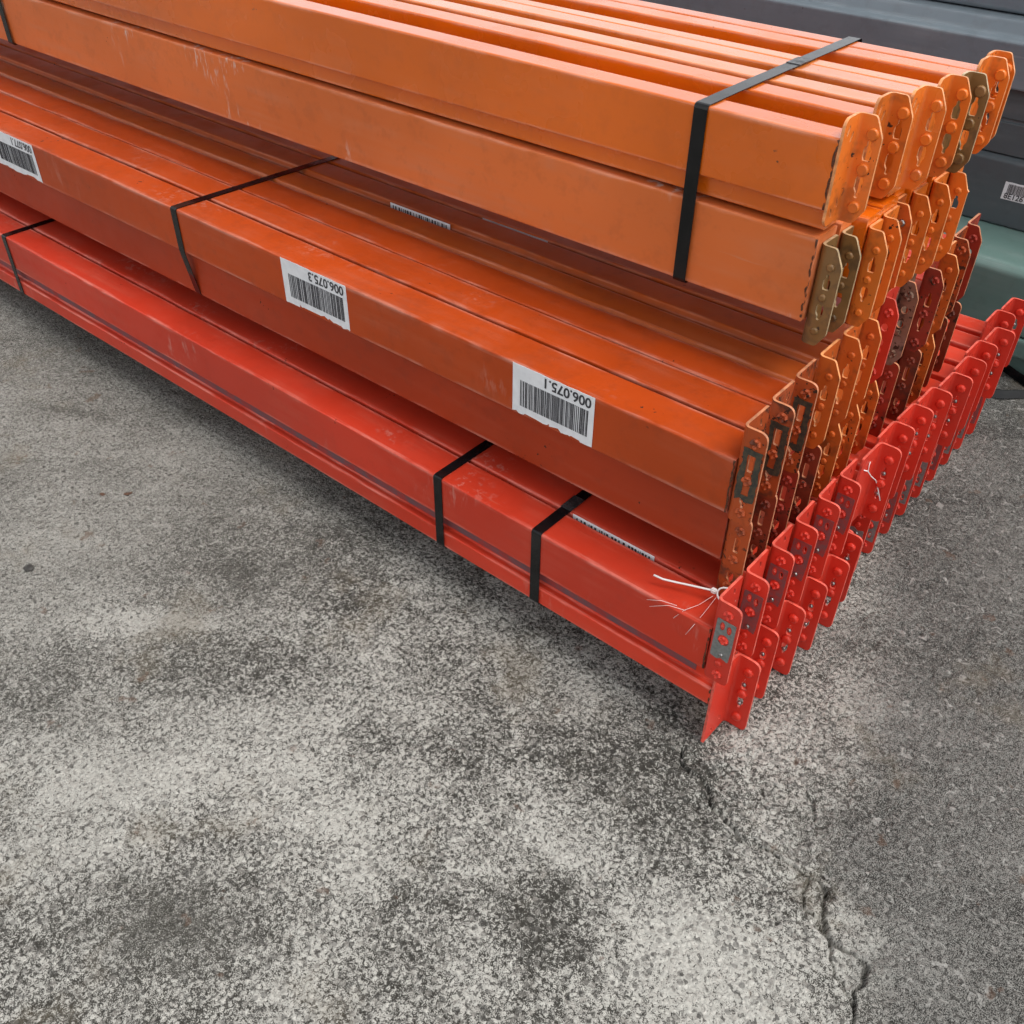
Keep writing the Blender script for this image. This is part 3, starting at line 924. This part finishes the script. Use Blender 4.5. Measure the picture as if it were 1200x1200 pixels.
# ------------------------------------------------------------------ cable tie, thread
tie = thing('cable_tie', 'white nylon cable tie looped through the front red bracket, tail lying on the red beam', 'cable tie', None, (-.030, .040, .2))
def at_tie(p):
    return (p[0] + .030, p[1] - .040, p[2] - .2)
bm = bmesh.new()
tube_bm(bm, [at_tie(p) for p in ((-.105, .017, .2110), (-.094, .021, .2080), (-.080, .027, .2075), (-.062, .033, .2090), (-.046, .037, .2110), (-.036, .040, .2120))], .0013, 6)
part('tail', bm, M['nylon'], tie)
bm = bmesh.new(); box_bm(bm, -.0095, -.0025, -.0030, .0030, .0090, .0150)
bmesh.ops.bevel(bm, geom=bm.edges[:], offset=.0012, segments=2, affect='EDGES')
part('head', bm, M['nylon'], tie)
bm = bmesh.new()
ring = [(-.002 + .0115 * (1 - math.cos(a)), .0015 + .0045 * math.sin(a), .0125 + .0075 * math.sin(a)) for a in [2 * math.pi * k / 20 for k in range(20)]]
tube_bm(bm, ring, .0012, 6, True)
part('loop', bm, M['nylon'], tie)
bm = bmesh.new()
for q in (((-.034, .036, .208), (-.042, .020, .200), (-.052, .004, .1965), (-.060, -.004, .184)), ((-.030, .036, .208), (-.031, .014, .199), (-.034, -.002, .188), (-.040, -.006, .172)),
          ((-.050, .004, .1975), (-.070, -.001, .1965), (-.092, -.006, .184)), ((-.062, .004, .1975), (-.080, .000, .1968), (-.098, -.004, .190))):
    tube_bm(bm, [at_tie(p) for p in q], .00025, 5)
part('frayed_filaments', bm, M['nylon'], tie)

bm = bmesh.new()
tx, ty = xR[0], .347
tube_bm(bm, [(.003, .010, .226), (.006, .020, .220), (.009, .032, .206), (.013, .047, .192), (.019, .0485, .178), (.026, .0480, .163)], .00085, 6)
tube_bm(bm, [(.0065, .021, .2195), (.005, .0225, .2265), (.004, .0255, .232)], .0006, 5)
o = part('thread', bm, M['nylon'], None)
o.name = 'white_thread'; o.location = (tx, ty, 0)
tag(o, 'white thread caught on the foremost of the rear red brackets', 'thread')

# ------------------------------------------------------------------ stacks of grey steel behind
def long_section(label, group, y, prof, mat, x0=-4.5, x1=2.4, seam=None, r=.008):
    zb = min(p[1] for p in prof)
    t = thing('steel_section', label, 'steel beam', group, (x1, y, zb))
    me = extrude_x('box_section', [(a, b - zb) for a, b in prof], x0 - x1, 0, M[mat], r, 4)
    link('box_section', me, t)
    return t
GB = 'grey steel sections stacked behind'
long_section('grey-green steel section at the base of the stack behind, resting on the ground', GB, 1.145, [(0.03, 0), (.62, 0), (.62, .085), (.0, .085), (.0, .045), (.03, .045)], 'teal')
long_section('grey-green steel section with a pale flat top, behind the red brackets', GB, 1.150, [(0, .0865), (.62, .0865), (.62, .214), (0.012, .214), (0, .202)], 'teal')
dk = long_section('dark grey steel section bearing a small white barcode label', GB, 1.325, [(0, .2155), (.45, .2155), (.45, .345), (.010, .345), (0, .337)], 'grey2', r=.004)
long_section('dark grey steel section under the blue-grey ledge, behind the top bundle', GB, 1.333, [(0, .3465), (.45, .3465), (.45, .468), (0, .468), (0, .412), (.004, .410), (.004, .406), (0, .404)], 'grey2', r=.003)
long_section('blue-grey steel section with a rounded ledge behind the top bundle', GB, 1.305, [(0, .4695), (.45, .4695), (.45, .575), (.042, .575), (.026, .552), (0, .548)], 'grey1', r=.005)
long_section('blue-grey steel section at the top right corner of the picture', GB, 1.385, [(0, .5765), (.45, .5765), (.45, .73), (0, .73)], 'grey1')
# its label
st = sticker(dk, 2.4 * -1 - .168 + .0, .0525, .075, .034, '8E126', seed=21, torn=False, flip=False, tsize=.0150, barw=.72)

# ------------------------------------------------------------------ loose strap and grit on the ground
def ribbon(name, pts, hgt, th, mat):
    bm = bmesh.new(); rings = []
    P = [Vector(p) for p in pts]
    for i, p in enumerate(P):
        d = ((P[i + 1] if i < len(P) - 1 else p) - (P[i - 1] if i else p)); d.z = 0; d.normalize()
        nrm = Vector((-d.y, d.x, 0)) * th / 2
        lean = Vector((-d.y, d.x, 0)) * hgt * .35
        rings.append([bm.verts.new(p - nrm), bm.verts.new(p + nrm), bm.verts.new(p + nrm + lean + Vector((0, 0, hgt))), bm.verts.new(p - nrm + lean + Vector((0, 0, hgt)))])
    for A, B in zip(rings[:-1], rings[1:]):
        for k in range(4):
            bm.faces.new((A[k], A[(k + 1) % 4], B[(k + 1) % 4], B[k]))
    bm.faces.new(rings[0]); bm.faces.new(rings[-1][::-1])
    return part(name, bm, mat, None)
o = ribbon('loose_strap', [(-.16, 1.130, 0), (-.105, 1.078, 0), (-.055, 1.062, 0), (-.010, 1.056, 0), (.012, 1.066, 0), (.045, 1.098, 0), (.10, 1.135, 0)],   .015, .0016, M['strap'])
tag(o, 'loose black strap lying kinked on the concrete behind the red bundle', 'strap')
o = ribbon('loose_strap', [(-.05, 1.215, 0), (-.036, 1.178, 0), (.030, 1.140, 0), (.09, 1.12, 0)], .015, .0016, M['strap'])
tag(o, 'short end of loose black strap under the grey-green steel at the right edge', 'strap')

bm = bmesh.new()
rs = random.Random(4)
def stone(x, y, r, z=-.003):
    n0 = len(bm.verts)
    res = bmesh.ops.create_icosphere(bm, subdivisions=1, radius=r)
    for vtx in res['verts']:
        k = rs.uniform(.7, 1.25)
        vtx.co = Vector((vtx.co.x * k * 1.2 + x, vtx.co.y * k + y, vtx.co.z * k * .55 + z + r * .2))
for k in range(190):
    if k < 90:
        x, y = rs.gauss(.19, .09), rs.gauss(-.06, .06)
    elif k < 150:
        x, y = rs.gauss(.10, .08), rs.gauss(.05, .06)
    else:
        x, y = rs.uniform(-1.2, .4), rs.uniform(-.65, -.1)
    stone(x, y, rs.choice((.0009, .0012, .0016, .0021)) * (1.3 if k < 6 else 1))
me = mesh_from_bm('loose_grit', bm, simple('pale_grit', (0.27, 0.26, 0.24), 0.85, 0, .2, 90, (0.08, 0.075, 0.07), 0.3))
o = link('loose_grit', me)
o['kind'] = 'stuff'
o['label'] = 'loose grit and small stone chips around the crack in the concrete'
o['category'] = 'grit'

# ------------------------------------------------------------------ litter
leaf_mat = simple('dry_leaf', (0.110, 0.055, 0.032), 0.8, 0, .25, 200)
for (x, y, a, sc), lab in (((-1.014, -.218, .4, .6), 'scrap of dry brown leaf on the concrete, the one farther from the red beams'),
                           ((-.983, -.190, 1.2, .8), 'scrap of dry brown leaf on the concrete, the one nearer the red beams')):
    bm = bmesh.new()
    rs = random.Random(int(a * 10)); rim_ = []
    for k in range(11):
        th = 2 * math.pi * k / 11
        r = rs.uniform(.75, 1.15)
        px, py = .0095 * r * math.cos(th), .0060 * r * math.sin(th)
        rim_.append((px, py, .0015 + 18 * px * px + rs.uniform(0, .0012)))
    top = [bm.verts.new(p) for p in rim_]; ctr = bm.verts.new((0, 0, .0012))
    low = [bm.verts.new((p[0], p[1], p[2] - .0005)) for p in rim_]; ctl = bm.verts.new((0, 0, .0007))
    for k in range(11):
        j = (k + 1) % 11
        bm.faces.new((top[k], top[j], ctr)); bm.faces.new((low[j], low[k], ctl)); bm.faces.new((top[j], top[k], low[k], low[j]))
    o = part('leaf_scrap', bm, leaf_mat, None, (x, y, -.003))
    o.rotation_euler = (0, 0, a); o.scale = (sc, sc, sc)
    tag(o, lab, 'leaf', 'leaf scraps on the concrete')
bm = bmesh.new()
bmesh.ops.create_icosphere(bm, subdivisions=2, radius=.0075)
rs = random.Random(9)
for vtx in bm.verts:
    k = rs.uniform(.9, 1.08)
    vtx.co = Vector((vtx.co.x * k * 1.1, vtx.co.y * k, vtx.co.z * k * .35))
o = part('dark_pebble', bm, simple('dark_pebble_stone', (0.050, 0.047, 0.043), 0.8, 0, .2, 200), None, (-.937, -.389, -.001))
tag(o, 'small flat dark pebble lying alone on the pale concrete at far left', 'pebble')
